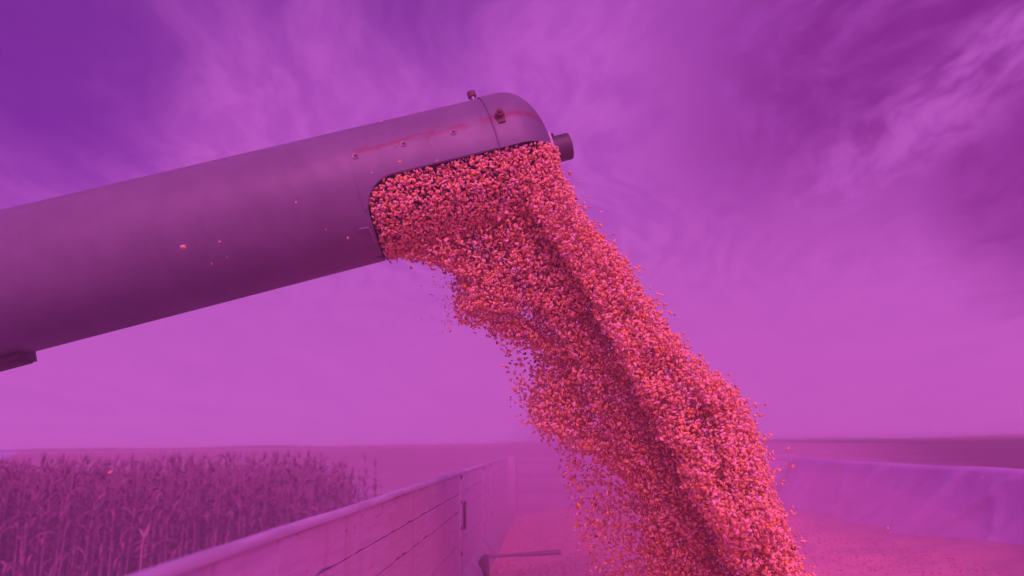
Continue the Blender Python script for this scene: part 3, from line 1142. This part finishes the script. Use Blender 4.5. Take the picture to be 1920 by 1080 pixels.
# loose ones one can pick out
loose = [(343, 463, 1.05, 1.0, 'brightest pale kernel flying in front of the tube, left of the outlet'),
         (412, 453, 1.2, 0.5, 'small kernel flying right of the brightest one in front of the tube'),
         (397, 495, 1.2, 0.42, 'small kernel flying below the brightest one in front of the tube'),
         (426, 482, 1.25, 0.35, 'tiny kernel fleck flying lowest of the four in front of the tube'),
         (555, 379, 1.42, 0.55, 'small kernel flying before the middle of the tube'),
         (652, 446, 1.5, 0.6, 'slanted kernel flying just left of the outlet edge'),
         (611, 430, 1.48, 0.45, 'small kernel flying left of the slanted one by the outlet'),
         (750, 303, 1.5, 0.95, 'orange kernel below the middle bolt hole of the tube'),
         (819, 301, 1.5, 0.6, 'small orange kernel just above the outlet edge of the tube'),
         (697, 324, 1.5, 0.42, 'pale fleck of corn under the leftmost bolt hole'),
         (715, 228, 1.62, 0.55, 'orange kernel flying over the top edge of the tube'),
         (207, 886, 1.6, 1.35, 'lone orange kernel flying before the standing corn'),
         (1430, 777, 1.62, 0.95, 'lone kernel thrown to the right of the stream above the horizon'),
         (1505, 1015, 1.5, 1.3, 'large orange kernel thrown off the stream before the dusty corn bed'),
         (1665, 990, 1.9, 0.9, 'pale kernel flying before the foot of the tarpaulin'),
         (1590, 1018, 1.9, 0.9, 'slanting pale kernel flying low before the corn bed'),
         (1258, 588, 1.66, 0.9, 'single kernel thrown off the right edge of the stream against the sky')]
for k, (x_, y_, d_, s_, lab) in enumerate(loose):
    single_kernel(at(x_, y_, d_), rand_rot(1)[0], s_, lab, None, k)

# kernels lying on the bed of the trailer
n = 11000
gx = XL + 0.07 + (XR - XL - 0.5) * rng.random(n) ** 1.9
gy = 2.1 + 3.6 * rng.random(n) ** 1.5
P3 = np.stack([gx, gy, heap_z(gx, gy) + 0.002], -1)
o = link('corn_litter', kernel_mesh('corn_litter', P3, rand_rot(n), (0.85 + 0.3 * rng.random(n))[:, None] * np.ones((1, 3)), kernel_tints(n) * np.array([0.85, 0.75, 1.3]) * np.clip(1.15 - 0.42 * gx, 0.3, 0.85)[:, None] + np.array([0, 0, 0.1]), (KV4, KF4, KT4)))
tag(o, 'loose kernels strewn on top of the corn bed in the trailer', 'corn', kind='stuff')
# specks of corn dust and husk in the air
n = 260
px, py = 1080 + 840 * rng.random(n), 840 + 260 * rng.random(n)
pd = 1.4 + 1.6 * rng.random(n)
P4 = to_world(px, py, pd)
n2 = 60
P5 = to_world(520 + 420 * rng.random(n2), 480 + 340 * rng.random(n2), 1.5 + 0.4 * rng.random(n2))
P4 = np.concatenate([P4, P5])
o = link('husk_flecks', kernel_mesh('husk_flecks', P4, rand_rot(len(P4)), (0.10 + 0.28 * rng.random(len(P4)) ** 2)[:, None] * np.ones((1, 3)), kernel_tints(len(P4)) * 0.6 + 0.3, (KV4, KF4, KT4)))
tag(o, 'fine flecks of husk drifting in the air round the stream', 'husk', kind='stuff')
print('kernels', len(P), len(single))

# ==================================================================== the unloading auger
auger = empty('unloading_auger', AO, AQ)
tag(auger, 'thick greyish metal auger tube with a rust line and open outlet', 'auger tube')


def shell_rows(rows, seg):
    """rows of (u, radius, half opening angle from straight down)"""
    V, Fc = [], []
    for (u_, r_, op) in rows:
        for k in range(seg + 1):
            a = op + (2 * math.pi - 2 * op) * k / seg      # from straight down, through the camera side, over the top
            V.append((u_, -math.sin(a) * r_, -math.cos(a) * r_))
    for i in range(len(rows) - 1):
        for k in range(seg):
            p_ = i * (seg + 1) + k
            Fc.append((p_, p_ + 1, p_ + seg + 2, p_ + seg + 1))
    return V, Fc


def shell_obj(name, rows, mat, thick, seg=96, weld=False):
    V, Fc = shell_rows(rows, seg)
    me = from_py(name, V, Fc)
    if weld:
        bm = bmesh.new()
        bm.from_mesh(me)
        bmesh.ops.remove_doubles(bm, verts=bm.verts, dist=1e-5)
        bm.to_mesh(me)
        bm.free()
    o = link(name, me, mat, auger)
    p0 = me.polygons[len(me.polygons) // 2]
    outward = p0.normal.dot(Vector((0, p0.center.y, p0.center.z))) > 0
    if thick:
        md = o.modifiers.new('thickness', 'SOLIDIFY')
        md.thickness = thick
        md.offset = -1.0 if outward else 1.0
        o.modifiers.new('crisp_edges', 'EDGE_SPLIT').split_angle = R_(40)
    return o


rows = [(u_, TR, 0.0) for u_ in np.linspace(-3.2, U_A, 60)]
barrel = shell_obj('barrel', rows, M['tube'], 0.0, 128, True)
rows = []
for k in range(15):
    t_ = k / 14
    uu = U_A + rc * (1 - math.cos(t_ * math.pi / 2))
    tt_ = min(1.0, (uu - U_A) / rc)
    rows.append((uu, TR, OPEN - (rc / TR) * (1 - math.sqrt(max(0, 1 - (1 - tt_) ** 2)))))
for uu in np.linspace(U_A + rc, U_SEAM + 0.01, 24)[1:]:
    rows.append((uu, TR, OPEN))
outlet = shell_obj('outlet_cover', rows, M['tube'], 0.005, 96)
# thin wear plate riveted above the outlet on the camera side
u0, u1_ = a_hit(657, 300).x, U_SEAM - 0.004
a_lo = a_hit(668, 398)
a_lo = math.atan2(a_lo.z, -a_lo.y)
V, Fc = [], []
NP, NQ = 60, 20
for i in range(NP + 1):
    uu = u0 + (u1_ - u0) * i / NP
    if uu < U_A - 0.004:
        lo = a_lo
    else:
        tt_ = min(1.0, max(0.0, (uu - U_A) / rc))
        lo = max(a_lo, OPEN - (rc / TR) * (1 - math.sqrt(max(0, 1 - (1 - tt_) ** 2))) - math.pi / 2 + 0.012)
    for k in range(NQ + 1):
        aa = lo + (RUST_A + 0.03 - lo) * k / NQ
        V.append((uu, -math.cos(aa) * (TR + 0.0016), math.sin(aa) * (TR + 0.0016)))
for i in range(NP):
    for k in range(NQ):
        q = i * (NQ + 1) + k
        Fc.append((q, q + 1, q + NQ + 2, q + NQ + 1))
me = from_py('wear_plate', V, Fc)
wp = link('wear_plate', me, M['tube'], auger)
md = wp.modifiers.new('thickness', 'SOLIDIFY')
md.thickness = 0.0015
md.offset = -1.0 if me.polygons[0].normal.y < 0 else 1.0
wp.modifiers.new('crisp_edges', 'EDGE_SPLIT').split_angle = R_(40)
# pressed end hood, lapped over the cover
rows = [(U_SEAM, TR + 0.003, OPEN)]
for uu in np.linspace(U_SEAM + 0.001, DOME0, 8):
    rows.append((uu, TR + 0.0035, OPEN))
PW = 2.15
for k in range(1, 26):
    t_ = 1 - (1 - k / 25) ** 2 if k < 25 else 0.9985
    t_ = math.sin(k / 25 * math.pi / 2)
    r_ = (TR + 0.0035) * max(0.0, 1 - t_ ** PW) ** (1 / PW)
    if r_ < -CUT_H * 1.02 + 0.004:
        break
    rows.append((DOME0 + DOME_L * t_, r_, math.acos(max(-1, min(1, -CUT_H / r_)))))
hood = shell_obj('end_hood', rows, M['tube'], 0.004, 96)
TIP_U = rows[-1][0]


def on_tube(px, py, name, me, mat, parent=auger, lift=0.0, r=TR):
    hpt = a_hit(px, py, r)
    nrm = Vector((0, hpt.y, hpt.z)).normalized()
    o = link(name, me, mat, parent)
    place(o, hpt + nrm * lift, nrm)
    return o, hpt, nrm


# bolt holes with bright worn rims along the rust line
ring = lathe('bolt_hole_rim', [(0.0052, -0.001), (0.0052, 0.0012), (0.0062, 0.0014), (0.0076, 0.0004), (0.0076, -0.001)], 18)
hole = lathe('bolt_hole', [(0, 0.0004), (0.0053, 0.0006)], 18)
for (x_, y_) in ((667, 294), (757, 271), (850, 249)):
    o, hp, nr = on_tube(x_, y_, 'bolt_hole', hole.copy(), M['dark_channel'], auger, 0.0026)
    ri = link('rim', ring, M['pale_ring'], o)
# clamp bolt at the seam with washer, nut and strap
o, hp, nr = on_tube(937, 219, 'clamp_bolt', lathe('clamp_bolt', [(0.0, 0.020), (0.0045, 0.020), (0.005, 0.018), (0.005, 0.0136), (0.0095, 0.0135), (0.0095, 0.005), (0.0125, 0.0045), (0.0125, 0.0)], 12), M['rusty_bolt'], auger, 0.003)
bm = bmesh.new()
box(bm, -0.009, 0.009, -0.018, 0.002, 0.0, 0.006, 0.002)
o2 = link('clamp_lug', bm_mesh('clamp_lug', bm, True), M['rusty_bolt'], auger)
o2.rotation_mode = 'QUATERNION'
place(o2, hp + nr * 0.002 + Vector((0, 0, -0.004)), nr)
zq = Vector(nr)
xq = Vector((1, 0, 0))
yq = zq.cross(xq)
o2.rotation_quaternion = Matrix((xq, yq, zq)).transposed().to_quaternion()
# knob standing on top of the seam
knob_u = a_hit(908, 190).x
kn = link('lifting_stud', lathe('lifting_stud', [(0.0, 0.030), (0.0085, 0.030), (0.0095, 0.0285), (0.0098, 0.017), (0.0085, 0.0155), (0.0075, 0.015), (0.0075, 0.002), (0.009, 0.0015), (0.009, -0.022)], 16), M['steel'], auger)
place(kn, (knob_u - 0.003, 0.012, math.sqrt(TR ** 2 - 0.012 ** 2) + 0.019), (-0.02, 0.05, 1))
kc = link('cap', lathe('stud_cap', [(0.0, 0.0322), (0.0095, 0.032), (0.0112, 0.0305), (0.0114, 0.0165), (0.010, 0.0152)], 14), M['rusty_bolt'], kn)
# bearing flange and black rubber stub on the end of the hood
fl = link('bearing_flange', lathe('bearing_flange', [(0.0, 0.016), (0.028, 0.016), (0.030, 0.014), (0.030, 0.008), (0.046, 0.006), (0.047, 0.0), (0.047, -0.006)], 28), M['steel'], auger)
tipv = Vector((DOME0 + DOME_L - 0.006, 0, 0.0))
place(fl, tipv, (1, 0, 0))
for k in range(4):
    a = k * math.pi / 2 + 0.6
    fb = link('flange_bolt', lathe('flange_bolt', [(0, 0.016), (0.0045, 0.016), (0.005, 0.006), (0.0075, 0.006), (0.0075, 0.0)], 8), M['dark_channel'], auger)
    place(fb, tipv + Vector((0.006, 0.039 * math.cos(a), 0.039 * math.sin(a))), (1, 0, 0))
st = link('rubber_stub', lathe('rubber_stub', [(0.029, 0.0), (0.0335, 0.002), (0.0345, 0.035), (0.0345, 0.048), (0.033, 0.050), (0.029, 0.050), (0.0285, 0.03), (0.0, 0.03)], 32), M['black_rubber'], auger)
place(st, tipv + Vector((0.010, 0, 0.0)), (1, 0, 0.0))
# strap bracket hanging beside the flange
bm = bmesh.new()
box(bm, -0.004, 0.004, -0.052, -0.03, -0.062, 0.03, 0.002)
o = link('strap_bracket', bm_mesh('strap_bracket', bm, True), M['steel'], auger)
place(o, tipv + Vector((0.006, 0, 0.0)))
# small latch on the camera side near the outlet and the cotter pin below
bm = bmesh.new()
g1, g2, g3, g4 = (a_hit(*p_) for p_ in ((673, 428), (690, 425), (697, 437), (702, 453)))
for q in (g1, g2, g3, g4):
    nrm = Vector((0, q.y, q.z)).normalized()
    q += nrm * 0.004
tube_between(bm, [g1, g2, g3, g4], [0.0022, 0.0028, 0.0028, 0.002], 8)
link('latch_handle', bm_mesh('latch_handle', bm, True), M['edge_paint'], auger)
bm = bmesh.new()
cp = Vector((a_hit(722, 470).x - 0.004, -0.02, -TR - 0.001))
tube_between(bm, [cp + Vector((-0.02, 0, 0.002)), cp + Vector((0, 0, -0.001)), cp + Vector((0.006, 0.0, -0.012)), cp + Vector((0.010, 0.0, -0.022))], 0.0016, 6)
tube_between(bm, [cp + Vector((-0.008, 0, 0.004)), cp + Vector((-0.007, 0, -0.006))], 0.0016, 6)
link('cotter_pin', bm_mesh('cotter_pin', bm, True), M['black_rubber'], auger)
# hinge channel under the left end
h1 = a_hit(20, 640)
chu = h1.x
bm = bmesh.new()
u1 = (at(60, 684, 1.58) - AO).dot(AX)
box(bm, u1 - 0.5, u1, -0.012, 0.05, -TR - 0.020, -TR + 0.008, 0.006, 3)
link('hinge_channel', bm_mesh('hinge_channel', bm, True), M['dark_channel'], auger)
bm = bmesh.new()
box(bm, u1 - 0.003, u1 + 0.003, -0.016, 0.054, -TR - 0.016, -TR + 0.010, 0.002, 3)
link('channel_end_plate', bm_mesh('channel_end_plate', bm, True), M['dark_channel'], auger)

# ==================================================================== air
def volume_mat(name, col_, dens, aniso=0.2):
    m = bpy.data.materials.new(name)
    m.use_nodes = True
    t = NT(m.node_tree)
    t.n.clear()
    v = t.node('ShaderNodeVolumePrincipled')
    v.inputs['Color'].default_value = (*col_, 1)
    v.inputs['Density'].default_value = dens
    v.inputs['Anisotropy'].default_value = aniso
    o_ = t.node('ShaderNodeOutputMaterial')
    t.l.new(v.outputs[0], o_.inputs['Volume'])
    return m


me = box_mesh('haze', (-2600, 2600, -60, 2600, -1.5, 9.0), 0.0, False)
o = link('haze', me, volume_mat('haze_air', (0.95, 0.9, 0.95), 0.00045))
tag(o, 'pale dusty haze lying over the fields', 'haze', kind='stuff')


def dust(name, c, r, dens, label):
    bm = bmesh.new()
    bmesh.ops.create_icosphere(bm, subdivisions=4, radius=1.0)
    for v in bm.verts:
        k = 1 + 0.08 * math.sin(v.co.x * 4 + v.co.z * 3) + 0.06 * math.sin(v.co.y * 6 + v.co.x * 5)
        v.co = Vector((v.co.x * r[0] * k, v.co.y * r[1] * k, v.co.z * r[2] * k))
    o = link(name, bm_mesh(name, bm, True, None), volume_mat(name, (0.98, 0.74, 0.92), dens))
    o.location = c
    tag(o, label, 'dust', kind='stuff')
    return o


dust('dust_cloud', (1.9, 2.6, 1.9), (5.0, 7.0, 2.0), 0.052, 'pale cloud of corn dust hanging round the trailer and the stream')
pc = at(1130, 930, 2.55)
dust('dust_wisp', pc, (0.50, 0.45, 0.36), 0.75, 'thin wisp of dust drifting off the lower left of the stream')
dust('dust_puff', (0.6, 4.0, 2.2), (1.5, 2.1, 0.46), 0.22, 'denser pale puff of dust over the far end of the trailer')
print('done')
